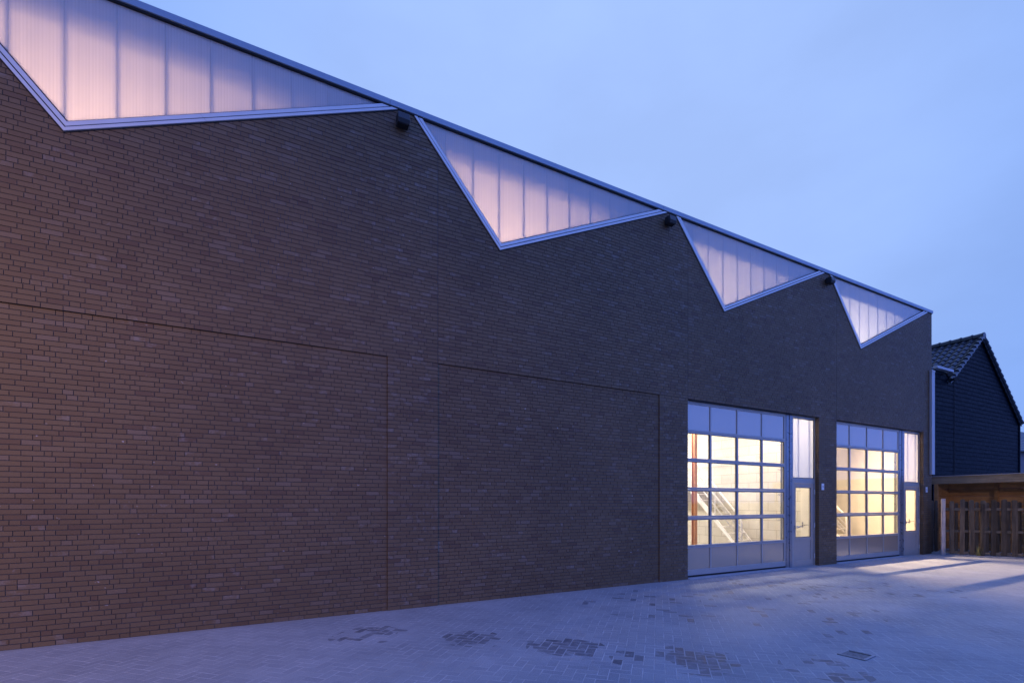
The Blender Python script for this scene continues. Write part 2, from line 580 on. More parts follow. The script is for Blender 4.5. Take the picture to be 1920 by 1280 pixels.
def mat_paving():
    """45-degree herringbone of 210 x 105 mm concrete pavers with sandy joints and wet single pavers"""
    m = NT('herringbone_paving')
    p = m.pos()
    wob = m.n('ShaderNodeTexNoise')
    wob.inputs['Scale'].default_value = 1.3
    wob.inputs['Detail'].default_value = 2
    m.t.links.new(p, wob.inputs['Vector'])
    wv = m.n('ShaderNodeVectorMath', operation='MULTIPLY_ADD')
    m.t.links.new(wob.outputs['Color'], wv.inputs[0])
    wv.inputs[1].default_value = (0.02, 0.02, 0)
    m.t.links.new(p, wv.inputs[2])
    q = m.mapping(wv.outputs[0], (1 / 0.105,) * 3, (0, 0, R(-45.2)), (300.35, 300.2, 0))
    s = m.n('ShaderNodeSeparateXYZ')
    m.t.links.new(q, s.inputs[0])
    x, y = s.outputs[0], s.outputs[1]
    i, j = m.math('FLOOR', x), m.math('FLOOR', y)
    u, v = m.math('FRACT', x), m.math('FRACT', y)
    k = m.math('FLOORED_MODULO', m.math('SUBTRACT', i, j), 4.0)
    is1 = m.math('COMPARE', k, 1.0, 0.1)
    is2 = m.math('COMPARE', k, 2.0, 0.1)
    vert = m.math('GREATER_THAN', k, 1.5)
    hor = m.math('SUBTRACT', 1.0, vert)
    along = m.math('ADD', m.math('MULTIPLY', hor, m.math('ADD', u, is1)),
                   m.math('MULTIPLY', vert, m.math('ADD', v, is2)))
    across = m.math('ADD', m.math('MULTIPLY', hor, v), m.math('MULTIPLY', vert, u))
    idx = m.math('SUBTRACT', i, is1)
    idy = m.math('SUBTRACT', j, is2)
    cmb = m.n('ShaderNodeCombineXYZ')
    m.t.links.new(idx, cmb.inputs[0])
    m.t.links.new(idy, cmb.inputs[1])
    m.t.links.new(vert, cmb.inputs[2])
    wn_ = m.n('ShaderNodeTexWhiteNoise', noise_dimensions='3D')
    m.t.links.new(cmb.outputs[0], wn_.inputs['Vector'])
    rs = m.n('ShaderNodeSeparateColor')
    m.t.links.new(wn_.outputs['Color'], rs.inputs[0])
    r1, r2, r3 = rs.outputs[0], rs.outputs[1], rs.outputs[2]
    d = m.math('MINIMUM', m.math('MINIMUM', along, m.math('SUBTRACT', 2.0, along)),
               m.math('MINIMUM', across, m.math('SUBTRACT', 1.0, across)))
    ragged = m.math('ADD', d, m.rng(m.noise(70, 3, 0.6, p), 0.3, 0.7, -0.02, 0.02))
    body = m.rng(ragged, 0.02, 0.065, 0, 1, True)       # 0 in the joint
    # paver colour
    c = m.mix(r1, (0.29, 0.30, 0.318), (0.33, 0.34, 0.352))
    grit = m.noise(230, 4, 0.75, p)
    c = m.mix(1.0, c, m.rng(grit, 0.3, 0.7, 0.62, 1.38), 'MULTIPLY')
    c = m.mix(1.0, c, m.rng(m.noise(75, 3, 0.7, p), 0.3, 0.7, 0.80, 1.22), 'MULTIPLY')
    worn = m.noise(0.8, 5, 0.6, m.mapping(p, (1, 1, 1), (0, 0, 0.7)))
    c = m.mix(1.0, c, m.rng(worn, 0.3, 0.7, 0.84, 1.18), 'MULTIPLY')
    # sand worked over the surface, hides some joints
    sand = m.rng(m.noise(2.2, 5, 0.65, p), 0.38, 0.62, 0, 1, True)
    c = m.mix(m.math('MULTIPLY', sand, 0.22), c, (0.35, 0.36, 0.375))
    jc = m.mix(m.rng(m.noise(3.1, 3, 0.5, p), 0.35, 0.6), (0.55, 0.55, 0.55), (0.37, 0.37, 0.38))
    c = m.mix(m.math('SUBTRACT', 1.0, body), c, jc)
    # grit and sand swept up against the foot of the wall
    sp = m.n('ShaderNodeSeparateXYZ')
    m.t.links.new(p, sp.inputs[0])
    foot = m.math('ADD', sp.outputs[1], m.rng(m.noise(3.5, 5, 0.65, p), 0.25, 0.75, -0.10, 0.10))
    c = m.mix(m.rng(foot, -0.16, -0.01, 0, 0.75, True), c, m.mix(grit, (0.20, 0.19, 0.18), (0.44, 0.43, 0.42)))
    # damp, darker pavers in patches
    tot = None
    for (cx, cy, rx, a) in ((1.25, -1.22, 0.42, 0.62), (2.35, -1.98, 0.36, 0.85), (3.13, -2.80, 0.40, 1.25),
                            (4.10, -3.82, 0.42, 1.15), (3.50, -3.42, 0.30, 0.5), (5.0, -4.6, 0.38, 0.35),
                            (5.9, -1.6, 1.6, 0.08), (9.4, -1.3, 1.5, 0.16),
                            (7.2, -2.4, 1.6, 0.09), (10.5, -2.6, 1.3, 0.08)):
        dx = m.math('SUBTRACT', sp.outputs[0], cx)
        dy = m.math('SUBTRACT', sp.outputs[1], cy)
        dist = m.math('SQRT', m.math('ADD', m.math('MULTIPLY', dx, dx), m.math('MULTIPLY', dy, dy)))
        f = m.rng(dist, rx * 0.45, rx * 1.25, a, 0.0, True)
        tot = f if tot is None else m.math('MAXIMUM', tot, f)
    damp = m.math('LESS_THAN', r2, tot)
    edge = m.rng(m.noise(11, 4, 0.6, p), 0.34, 0.5, 0.25, 1, True)
    wet = m.math('MULTIPLY', m.math('MULTIPLY', damp, edge),
                 m.math('MULTIPLY', m.rng(d, 0.03, 0.09, 0, 1), m.rng(r3, 0, 1, 0.55, 0.95)))
    c = m.mix(wet, c, m.mix(1.0, c, (0.42, 0.40, 0.42), 'MULTIPLY'))
    # tiny pale specks
    vo = m.n('ShaderNodeTexVoronoi')
    vo.inputs['Scale'].default_value = 2.3
    m.t.links.new(p, vo.inputs['Vector'])
    speck = m.math('LESS_THAN', vo.outputs['Distance'], 0.022)
    c = m.mix(m.math('MULTIPLY', speck, 0.8), c, (0.62, 0.62, 0.60))
    h = m.math('ADD', m.math('MULTIPLY', body, 1.0), m.math('MULTIPLY', grit, 0.25))
    h = m.math('ADD', h, m.math('MULTIPLY', r3, 0.25))
    nrm = m.bump(h, 0.55, 0.005)
    return m.done(m.principled(c, m.rng(wet, 0, 1, 0.78, 0.5), 0, 0.4, nrm))


M_PAVE = mat_paving()


def mat_wood(name, c0, c1, c2, axis='Z', knots=0.5, scale=1.0):
    m = NT(name)
    g = m.n('ShaderNodeNewGeometry')
    p, rnd = g.outputs['Position'], g.outputs['Random Per Island']
    oi = m.n('ShaderNodeObjectInfo').outputs['Random']
    rr = m.math('FRACT', m.math('ADD', rnd, oi))
    sc = {'Z': (26, 26, 1.4), 'Y': (26, 1.4, 26), 'X': (1.4, 26, 26)}[axis]
    v = m.n('ShaderNodeVectorMath', operation='ADD')
    m.t.links.new(m.mapping(p, tuple(a * scale for a in sc)), v.inputs[0])
    cb = m.n('ShaderNodeCombineXYZ')
    for k in range(3):
        m.t.links.new(m.math('MULTIPLY', rr, 31.0 + 7 * k), cb.inputs[k])
    m.t.links.new(cb.outputs[0], v.inputs[1])
    grain = m.noise(1.0, 6, 0.65, v.outputs[0])
    ramp = m.n('ShaderNodeValToRGB')
    cr = ramp.color_ramp
    cr.elements[0].position, cr.elements[0].color = 0.30, c0 + (1,)
    cr.elements[1].position, cr.elements[1].color = 0.72, c2 + (1,)
    cr.elements.new(0.5).color = c1 + (1,)
    m.t.links.new(grain, ramp.inputs[0])
    c = m.mix(1.0, ramp.outputs[0], m.rng(rr, 0, 1, 0.58, 1.38), 'MULTIPLY')
    kn = m.rng(m.noise(3.4, 2, 0.5, v.outputs[0]), 0.66, 0.74, 0, knots, True)
    c = m.mix(kn, c, tuple(a * 0.35 for a in c0))
    wv = m.noise(1.7, 4, 0.6, p)
    c = m.mix(1.0, c, m.rng(wv, 0.3, 0.7, 0.75, 1.2), 'MULTIPLY')
    return m.done(m.principled(c, 0.8, 0, 0.25, m.bump(grain, 0.5, 0.004)))


M_PICKET = mat_wood('weathered_fence_wood', (0.065, 0.045, 0.028), (0.125, 0.092, 0.060), (0.21, 0.165, 0.115), 'Z', 0.4)
M_RAIL = mat_wood('weathered_rail_wood', (0.09, 0.065, 0.042), (0.17, 0.13, 0.085), (0.25, 0.20, 0.14), 'Y', 0.3)
M_PALEPOST = mat_wood('bleached_post_wood', (0.26, 0.20, 0.16), (0.42, 0.36, 0.32), (0.55, 0.50, 0.47), 'Z', 0.4)
M_BEAM = mat_wood('grey_brown_beam_wood', (0.24, 0.19, 0.12), (0.36, 0.29, 0.19), (0.47, 0.39, 0.28), 'Y', 0.5)
M_BOARD = mat_wood('orange_pine_board', (0.36, 0.18, 0.07), (0.52, 0.28, 0.11), (0.62, 0.37, 0.17), 'Y', 0.6)


# ------------------------------------------------------------------ ground
def sheet(name, x0, x1, y0, y1, z, mat):
    mb = MB()
    mb.add([(x0, y0, z), (x1, y0, z), (x1, y1, z), (x0, y1, z)], [(0, 1, 2, 3)])
    return structure(obj(name, mb, mat))


M_EARTH = simple('bare_earth', (0.16, 0.15, 0.14), 0.95, 0, 0.1, 0.3, 0.6, 0.02)
sheet('ground', -1500, 1500, -1500, 1500, -0.03, M_EARTH)
sheet('paved_yard', -40, 45, -40, 0.9, 0.0, M_PAVE)

# ------------------------------------------------------------------ the warehouse
wh = thing('warehouse', (6.33, 0, 0),
           'long dark brown brick warehouse with triangular translucent windows along its roof edge', 'warehouse')
WHL = Vector((6.33, 0, 0))


def clip(poly, a, b, c):
    """keep a*x + b*z <= c"""
    out = []
    n = len(poly)
    for i in range(n):
        p, q = poly[i], poly[(i + 1) % n]
        dp, dq = a * p[0] + b * p[1] - c, a * q[0] + b * q[1] - c
        if dp <= 0:
            out.append(p)
        if (dp < 0 < dq) or (dq < 0 < dp):
            t = dp / (dp - dq)
            out.append((p[0] + (q[0] - p[0]) * t, p[1] + (q[1] - p[1]) * t))
    return out


def area(poly):
    return abs(sum(poly[i][0] * poly[(i + 1) % len(poly)][1] - poly[(i + 1) % len(poly)][0] * poly[i][1]
                   for i in range(len(poly)))) / 2 if len(poly) > 2 else 0


def zig_clip(poly, gap=0.004):
    """clip a convex polygon below the zigzag of the triangular windows -> list of convex pieces"""
    if max(p[1] for p in poly) <= TIPZ - 0.01:
        return [poly]
    pieces = []
    cuts = [-1e3] + TIPS + [1e3]
    for i in range(len(cuts) - 1):
        a, b = cuts[i], cuts[i + 1]
        q = clip(clip(poly, -1, 0, -a), 1, 0, b)
        if len(q) < 3:
            continue
        if i > 0:                       # right-hand side of window i-1: z <= TIPZ + SR (x - tip)
            q = clip(q, -SR, 1, TIPZ - gap - SR * a)
        if i < len(cuts) - 2 and len(q) > 2:   # left-hand side of window i: z <= TIPZ - SL (x - tip)
            q = clip(q, SL, 1, TIPZ - gap + SL * b)
        if len(q) > 2 and area(q) > 2e-5:
            pieces.append(q)
    return pieces


# ---- brickwork: every course laid brick by brick in a wild bond
front, recess = MB(), MB()
J = 0.0070


def lay(mb, x0, x1, z, y0, deep_l, deep_r, zig, prev=(), here=None):
    x = x0
    first = True
    run = 0
    while x < x1 - 0.02:
        opts = [0.189, 0.091] if random.random() < 0.76 and run < 5 else [0.091, 0.189]
        if first:
            opts = random.choice(([0.189, 0.091, 0.140], [0.091, 0.189, 0.140], [0.140, 0.189, 0.091]))
        L = opts[0]
        for c in opts:
            if all(abs(x + c + J / 2 - q) > 0.036 for q in prev if abs(q - x) < 0.4):
                L = c
                break
        else:
            L = opts[0] + random.choice((-0.03, 0.03))
        run = run + 1 if L > 0.15 else 0
        e = x + L
        if x1 - e < 0.07:
            e = x1
        elif here is not None:
            here.append(e + J / 2)
        yj = y0 + random.gauss(0, 0.0007)
        dep = 0.03
        if (first and deep_l) or (e >= x1 and deep_r):
            dep = 0.098
        h = COURSE - 0.0100
        zz = z + random.gauss(0, 0.0006)
        poly = [(x, zz), (e, zz), (e, zz + h), (x, zz + h)]
        for q in (zig_clip(poly) if zig else [poly]):
            mb.prism_xz(q, yj, y0 + dep)
        x = e + J
        first = False


def subtract(ivs, a, b):
    out = []
    for (p, q, l, r) in ivs:
        if b <= p or a >= q:
            out.append((p, q, l, r))
            continue
        if a > p:
            out.append((p, a, l, True))
        if b < q:
            out.append((b, q, True, r))
    return out


z = 0.004
prev, prevr = [], []
while z < TOPZ - 0.01:
    here, herer = [], []
    low = z + COURSE * 0.5 < OPEN_TOP
    ivs = [(WEST, EAST, True, True)]
    if low:
        for a, b in DOORS + PANELS:
            ivs = subtract(ivs, a, b)
    for jx in JOINTS:
        nxt = []
        for (p, q, l, r) in ivs:
            if p + 0.05 < jx < q - 0.05:
                nxt += [(p, jx - 0.006, l, False), (jx + 0.006, q, False, r)]
            else:
                nxt.append((p, q, l, r))
        ivs = nxt
    for (p, q, l, r) in ivs:
        lay(front, p, q, z, 0.0, l, r, z + COURSE > TIPZ, prev, here)
    if low:
        for a, b in PANELS:
            lay(recess, a + 0.006, b - 0.006, z, 0.022, False, False, False, prevr, herer)
    prev, prevr = here, herer
    z += COURSE

brick = obj('brick_wall', front, M_BRICK, wh)
rp = obj('recessed_brick_panel', recess, M_BRICK, wh)

# mortar bed and core behind the bricks
core = MB()
cy0, cy1 = 0.0075, 0.10
xs = sorted([WEST, EAST] + [a for ab in DOORS + PANELS for a in ab])
spans = [(xs[i], xs[i + 1]) for i in range(len(xs) - 1)]
for a, b in spans:
    mid = (a + b) / 2
    inside = any(p < mid < q for p, q in DOORS + PANELS)
    if not inside:
        core.box(a + 0.006, b - 0.006, cy0, cy1, 0, OPEN_TOP)
for a, b in PANELS:
    core.box(a - 0.004, b + 0.004, cy0 + 0.023, cy1 - 0.002, 0, OPEN_TOP - 0.001)
for q in zig_clip([(WEST, OPEN_TOP + 0.004), (EAST, OPEN_TOP + 0.004), (EAST, TIPZ - 0.011), (WEST, TIPZ - 0.011)]):
    core.prism_xz(q, cy0, cy1)
for q in zig_clip([(WEST, TIPZ - 0.011), (EAST, TIPZ - 0.011), (EAST, TOPZ), (WEST, TOPZ)], 0.006):
    core.prism_xz(q, cy0, cy1)
obj('mortar_core', core, M_MORTAR, wh)

# right-hand return wall, back and left side, roof deck
side = MB()
side.box(EAST - 0.20, EAST - 0.004, 0.102, 15.0, 0, TOPZ)
side.box(WEST, WEST + 0.2, 0.102, 15.0, 0, TOPZ)
side.box(WEST, EAST - 0.004, 15.0, 15.2, 0, TOPZ)
obj('side_wall', side, M_BWALL, wh)
deck = MB()
deck.box(WEST, EAST, 0.02, 15.2, TOPZ + 0.012, TOPZ + 0.07)
obj('roof_deck', deck, M_ROOFIN, wh)

# coping: sheet-metal edge in long lengths
cop = MB()
edges = [WEST] + [1.81 + BAY * k for k in (-1, 0, 1, 2)] + [EAST + 0.03]
for i in range(len(edges) - 1):
    a, b = edges[i], edges[i + 1] - 0.003
    cop.box(a, b, -0.030, 0.20, TOPZ + 0.006, TOPZ + 0.094)
obj('coping', cop, M_COPING, wh, bevel=0.004)
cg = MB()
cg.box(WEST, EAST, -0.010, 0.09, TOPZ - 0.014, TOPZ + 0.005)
obj('coping_shadow_strip', cg, M_GASKET, wh)  # solid black strip painting the shadow line under the coping

# ---- triangular windows
KL, KR = math.sqrt(1 + SL * SL), math.sqrt(1 + SR * SR)


def tri_pt(t, w):
    """tip of the triangle offset inwards by w"""
    u = w * (KL - KR) / (SL + SR)
    return (t + u, TIPZ + w * KR + SR * u)


def tri_end(t, w, side_):
    zt = TOPZ - 0.014
    if side_ == 'R':
        return (t + (zt - TIPZ - w * KR) / SR, zt)
    return (t - (zt - TIPZ - w * KL) / SL, zt)


W_OUT, W_IN = 0.036, 0.046
for n, t in enumerate(TIPS):
    fr = MB()
    g0, g1, g2 = 0.0, W_OUT, W_OUT + 0.015
    g3 = g2 + W_IN
    for (a, b, y0) in ((g0, g1, -0.022), (g2, g3, -0.014)):
        for sd in 'RL':
            p0, p1 = tri_pt(t, a), tri_pt(t, b)
            q0, q1 = tri_end(t, a, sd), tri_end(t, b, sd)
            poly = [p0, q0, q1, p1] if sd == 'R' else [q0, p0, p1, q1]
            if sd == 'R':
                # two lengths with a hairline butt joint
                for f0, f1 in ((0.0, 0.36), (0.3608, 1.0)):
                    L = lambda A, B, f: (A[0] + (B[0] - A[0]) * f, A[1] + (B[1] - A[1]) * f)
                    fr.prism_xz([L(p0, q0, f0), L(p0, q0, f1), L(p1, q1, f1), L(p1, q1, f0)], y0, 0.06)
            else:
                fr.prism_xz(poly, y0, 0.06)
    win = obj('triangular_window', fr, M_ALU, wh)
    # black gaskets between profiles and at the sheet; outer strip paints the brick-side shadow
    gk = MB()
    for (a, b, y0) in ((-0.014, 0.0, -0.004), (g1, g2, -0.002), (g3, g3 + 0.016, 0.004)):
        for sd in 'RL':
            p0, p1 = tri_pt(t, a), tri_pt(t, b)
            q0, q1 = tri_end(t, a, sd), tri_end(t, b, sd)
            gk.prism_xz([p0, q0, q1, p1] if sd == 'R' else [q0, p0, p1, q1], y0, 0.055)
    obj('gasket', gk, M_GASKET, win, origin=WHL)
    tp = tri_pt(t, g3 + 0.010)
    full = [tri_end(t, g3 + 0.010, 'L'), tp, tri_end(t, g3 + 0.010, 'R')]
    k = -4
    while t + k * 0.48 < full[2][0]:
        xa, xb = t + k * 0.48 + 0.0012, t + (k + 1) * 0.48 - 0.0012
        q = clip(clip(full, -1, 0, -xa), 1, 0, xb)
        if len(q) > 2 and area(q) > 1e-4:
            pm = MB()
            pm.prism_xz(q, 0.022 + 0.0006 * random.random(), 0.0375)
            obj('polycarbonate_sheet', pm, M_POLY, win, origin=WHL)
        q = clip(clip(full, -1, 0, -(xb - 0.017)), 1, 0, xb + 0.019)
        if len(q) > 2 and area(q) > 1e-4:
            jm = MB()
            jm.prism_xz(q, 0.062, 0.070)
            obj('sheet_joint', jm, M_POLYJ, win, origin=WHL)
        k += 1

# unseen baffle, added to cut the glow on the sheets off level
bmz = 6.876
beam = MB()
beam.box(WEST + 0.21, EAST - 0.21, 0.40, 0.56, bmz, TOPZ + 0.008)
obj('light_baffle', beam, M_ROOFIN, wh)
# unseen sloping piece per window, added to shade the sheets' right end
for t in TIPS:
    m = MB()
    m.prism_xz([(t + 1.35, bmz - 0.002), (t + 3.9, 5.98), (t + 3.9, TOPZ + 0.007), (t + 1.35, TOPZ + 0.007)], 0.562, 0.60)
    obj('sloping_baffle', m, M_ROOFIN, wh)

# ---- inside of the building: party walls, floors, ceilings
PARTY = [-3.6, 2.18, 7.76, 13.27]
pw = MB()
for x in PARTY:
    pw.box(x, x + 0.2, 0.56, 14.98, 0, 4.6)
obj('party_wall', pw, M_BLOCKS, wh)
pw = MB()
for x in PARTY:
    pw.box(x, x + 0.2, 0.57, 14.98, 4.7, TOPZ)
pw.box(WEST + 0.21, EAST - 0.21, 5.0, 5.1, 4.72, TOPZ)
obj('attic_wall', pw, M_LIGHTBOX, wh)
ce = MB()
ce.box(WEST + 0.21, EAST - 0.21, 0.102, 14.98, 4.602, 4.70)
obj('ceiling', ce, M_PLASTER, wh)
fl = MB()
fl.box(WEST + 0.21, EAST - 0.21, 0.20, 14.98, -0.02, 0.012)
obj('floor', fl, M_FLOOR, wh)
bw = MB()
bw.box(7.97, 13.26, 9.0, 9.2, 0.012, 4.6)
bw.box(13.48, EAST - 0.21, 9.0, 9.2, 0.012, 4.6)
obj('back_wall', bw, M_BLOCKS, wh)
# inner leaf next to the openings, and light lining of the right-hand wall
il = MB()
for a, b in ((7.97, 8.10), (13.10, 13.26), (13.48, 13.72), (18.72, EAST - 0.21)):
    il.box(a, b, 0.20, 0.55, 0.012, 4.6)
il.box(EAST - 0.23, EAST - 0.205, 0.552, 8.99, 0.012, 4.6)
for a, b in ((8.10, 13.10), (13.72, 18.72)):
    il.box(a, b, 0.20, 0.34, OPEN_TOP + 0.02, 4.6)
obj('inner_lining', il, M_PLASTER, wh)

# ---- overhead doors, entrance doors and the lights above them
DY = 0.10                      # door plane behind the brick face


def door_set(dx):
    # steel lintel and head flashing
    m = MB()
    m.box(8.192 + dx, 12.985 + dx, 0.012, DY + 0.08, OPEN_TOP - 0.014, OPEN_TOP - 0.002)
    obj('lintel', m, M_GASKET, wh)
    # sill strip
    m = MB()
    m.box(8.192 + dx, 11.86 + dx, -0.055, 0.26, -0.01, 0.013)
    obj('door_sill', m, M_CONC, wh)
    # ---- overhead door: outer ring
    X0, X1 = 8.09 + dx, 11.74 + dx
    zb, zt = 0.055, 3.852
    rows = [0.175, 0.714, 0.643, 1.268, 1.353, 1.898, 1.977, 2.532, 2.612, 3.155, 3.232, 3.795]
    fy0, fy1 = DY, DY + 0.055
    m = MB()
    m.box(X0, X0 + 0.075, fy0, fy1, zb, zt)
    m.box(X1 - 0.060, X1, fy0, fy1, zb, zt)
    rails = [(zb, 0.175), (0.643, 0.714), (1.268, 1.353), (1.898, 1.977), (2.532, 2.612), (3.155, 3.232), (3.790, zt)]
    for a, b in rails:
        # each meeting rail is two lips with a section joint between them
        mid = (a + b) / 2
        if a > 0.1 and b < 3.7:
            m.box(X0 + 0.076, X1 - 0.061, fy0 - 0.004, fy1, a, mid - 0.003)
            m.box(X0 + 0.076, X1 - 0.061, fy0 - 0.004, fy1, mid + 0.002, b)
        else:
            m.box(X0 + 0.076, X1 - 0.061, fy0 - 0.004, fy1, a, b)
    od = obj('overhead_door', m, M_FRAME, wh, bevel=0.003)
    mull = [9.02 + dx, 9.92 + dx, 10.82 + dx]
    cols = [X0 + 0.075] + mull + [X1 - 0.06]
    for x in mull:
        mm = MB()
        for ri in range(len(rails) - 1):
            wd = 0.026 if ri not in (0, 5) else 0.019
            mm.box(x - wd, x + wd, fy0 + 0.002, fy1 - 0.004, rails[ri][1] + 0.0005, rails[ri + 1][0] - 0.0005)
        obj('mullion', mm, M_FRAME, od, origin=WHL)
    for ri in range(6):
        za, zb_ = rails[ri][1], rails[ri + 1][0]
        for ci in range(4):
            xa = cols[ci] + (0.026 if ci > 0 else 0)
            xb = cols[ci + 1] - (0.026 if ci < 3 else 0)
            m = MB()
            if ri in (0, 5):
                m.box(xa - 0.004, xb + 0.004, fy0 + 0.016, fy0 + 0.040, za - 0.004, zb_ + 0.004)
                obj('infill_panel', m, M_INFILL, od, origin=WHL)
            else:
                m.box(xa - 0.004, xb + 0.004, fy0 + 0.020, fy0 + 0.036, za - 0.004, zb_ + 0.004)
                obj('glass_pane', m, M_GLASS, od, origin=WHL)
                m = MB()
                e, b0, b1 = 0.010, fy0 + 0.006, fy0 + 0.019
                m.box(xa, xa + e, b0, b1, za, zb_)
                m.box(xb - e, xb, b0, b1, za, zb_)
                m.box(xa + e, xb - e, b0, b1, zb_ - e, zb_)
                obj('glazing_bead', m, M_GASKET, od, origin=WHL)
    m = MB()
    m.box(X0, X1, fy0 + 0.012, fy1 - 0.01, 0.013, 0.054)
    obj('bottom_seal', m, M_GASKET, od, origin=WHL)
    # guide bracket hooks behind the right-hand stile
    for zz in (3.08, 2.46, 1.83, 1.20):
        m = MB()
        m.tube([(X1 - 0.07, fy1 + 0.03, zz), (X1 - 0.13, fy1 + 0.05, zz + 0.012), (X1 - 0.17, fy1 + 0.06, zz + 0.002)], 0.007, 6)
        obj('roller_bracket', m, M_STEEL, od, origin=WHL)
    m = MB()
    m.box(X0 + 0.135, X0 + 0.195, fy0 - 0.0065, fy0 - 0.0045, 0.105, 0.118)
    obj('maker_plate', m, M_GASKET, od, origin=WHL)
    # ---- post between the doors
    m = MB()
    m.box(11.745 + dx, 11.765 + dx, DY + 0.03, DY + 0.10, 0.0, OPEN_TOP - 0.016)
    obj('door_guide', m, M_GASKET, wh)
    m = MB()
    m.box(11.768 + dx, 11.895 + dx, DY + 0.006, DY + 0.16, 0.0, OPEN_TOP - 0.016)
    m.box(11.896 + dx, 12.000 + dx, DY - 0.006, DY + 0.16, 0.0, OPEN_TOP - 0.016)
    obj('door_post', m, M_POST, wh, bevel=0.004)
    # ---- entrance door with frame
    ex0, ex1 = 12.003 + dx, 12.984 + dx
    m = MB()
    m.box(ex0, ex0 + 0.060, DY - 0.002, DY + 0.07, 0.0, 2.205)
    m.box(ex1 - 0.05, ex1, DY - 0.002, DY + 0.07, 0.0, 2.205)
    m.box(ex0 + 0.0605, ex1 - 0.0505, DY - 0.002, DY + 0.07, 2.135, 2.205)
    m.box(ex0 + 0.0605, ex1 - 0.0505, DY, DY + 0.07, 0.0, 0.016)
    ed = obj('entrance_door', m, M_FRAME, wh, bevel=0.003)
    lx0, lx1 = ex0 + 0.064, ex1 - 0.054
    gx0, gx1 = 12.165 + dx, 12.812 + dx
    gz0, gz1 = 0.752, 2.025
    m = MB()
    ly0, ly1 = DY + 0.010, DY + 0.065
    m.box(lx0, gx0, ly0, ly1, 0.020, 2.131)
    m.box(gx1, lx1, ly0, ly1, 0.020, 2.131)
    m.box(gx0 + 0.0005, gx1 - 0.0005, ly0, ly1, gz1, 2.131)
    m.box(gx0 + 0.0005, gx1 - 0.0005, ly0, ly1, 0.665, gz0)
    m.box(gx0 + 0.0005, gx1 - 0.0005, ly0, ly1, 0.020, 0.155)
    obj('door_leaf', m, M_PDOOR, ed, origin=WHL, bevel=0.003)
    m = MB()
    m.box(gx0 - 0.004, gx1 + 0.004, ly0 + 0.014, ly1 - 0.01, 0.150, 0.668)
    obj('lower_panel', m, M_PDOOR, ed, origin=WHL)
    m = MB()
    m.box(gx0 - 0.004, gx1 + 0.004, ly0 + 0.016, ly0 + 0.036, gz0 - 0.004, gz1 + 0.004)
    obj('glass_pane', m, M_GLASS, ed, origin=WHL)
    m = MB()
    e = 0.011
    m.box(gx0, gx0 + e, ly0 + 0.005, ly0 + 0.015, gz0, gz1)
    m.box(gx1 - e, gx1, ly0 + 0.005, ly0 + 0.015, gz0, gz1)
    m.box(gx0 + e, gx1 - e, ly0 + 0.005, ly0 + 0.015, gz0, gz0 + e)
    m.box(gx0 + e, gx1 - e, ly0 + 0.005, ly0 + 0.015, gz1 - e, gz1)
    obj('glazing_bead', m, M_GASKET, ed, origin=WHL)
    # lever handle on its rose plate, hinges, push bar inside
    m = MB()
    hx = lx0 + 0.045
    m.box(hx - 0.018, hx + 0.018, ly0 - 0.010, ly0 + 0.0005, 0.90, 1.07)
    m.tube([(hx, ly0 - 0.008, 1.03), (hx, ly0 - 0.055, 1.03), (hx + 0.02, ly0 - 0.062, 1.03), (hx + 0.15, ly0 - 0.062, 1.025)], 0.011, 8)
    obj('door_handle', m, M_STEEL, ed, origin=WHL, smooth=False)
    for zz in (1.92, 1.05, 0.25):
        m = MB()
        m.tube([(ex1 - 0.047, DY - 0.012, zz - 0.06), (ex1 - 0.047, DY - 0.012, zz + 0.06)], 0.013, 8)
        obj('hinge', m, M_ALU, ed, origin=WHL)
    m = MB()
    m.tube([(gx0 - 0.05, ly1 + 0.005, 0.985), (gx0 - 0.04, ly1 + 0.08, 0.985), (gx0 + 0.32, ly1 + 0.10, 0.975),
            (gx0 + 0.45, ly1 + 0.09, 1.02), (gx1 + 0.03, ly1 + 0.08, 1.055), (gx1 + 0.04, ly1 + 0.005, 1.055)], 0.011, 8)
    m.box(gx1 - 0.17, gx1 - 0.14, ly1 + 0.06, ly1 + 0.075, 0.98, 1.13)
    obj('push_bar', m, M_STEEL, ed, origin=WHL)
    # ---- translucent light above the entrance door
    tx0, tx1 = 12.003 + dx, 12.984 + dx
    z0, z1 = 2.2075, OPEN_TOP - 0.016
    m = MB()
    m.box(tx0, tx0 + 0.042, DY, DY + 0.06, z0, z1)
    m.box(tx1 - 0.032, tx1, DY, DY + 0.06, z0, z1)
    m.box(tx0 + 0.0425, tx1 - 0.0325, DY, DY + 0.06, z0, z0 + 0.062)
    m.box(tx0 + 0.0425, tx1 - 0.0325, DY, DY + 0.06, z1 - 0.055, z1)
    tl = obj('transom_window', m, M_FRAME, wh, bevel=0.003)
    m = MB()
    px0, px1 = tx0 + 0.043, tx1 - 0.033
    pz0, pz1 = z0 + 0.063, z1 - 0.056
    for a, b in ((px0, px0 + 0.012), (px1 - 0.012, px1)):
        m.box(a, b, DY + 0.012, DY + 0.024, pz0, pz1)
    for a, b in ((pz0, pz0 + 0.012), (pz1 - 0.012, pz1)):
        m.box(px0 + 0.0125, px1 - 0.0125, DY + 0.012, DY + 0.024, a, b)
    obj('gasket', m, M_GASKET, tl, origin=WHL)
    cuts = [px0, 12.30 + dx, 12.775 + dx, px1]
    for i in range(3):
        m = MB()
        m.box(cuts[i] + 0.0012, cuts[i + 1] - 0.0012, DY + 0.025, DY + 0.041, pz0, pz1)
        obj('polycarbonate_sheet', m, M_POLY, tl, origin=WHL)
    for x in cuts[1:3]:
        m = MB()
        m.box(x - 0.020, x + 0.020, DY + 0.055, DY + 0.062, pz0, pz1)
        obj('sheet_joint', m, M_POLYJ, tl, origin=WHL)


DOOR_DX = 5.615
door_set(0.0)
door_set(DOOR_DX)

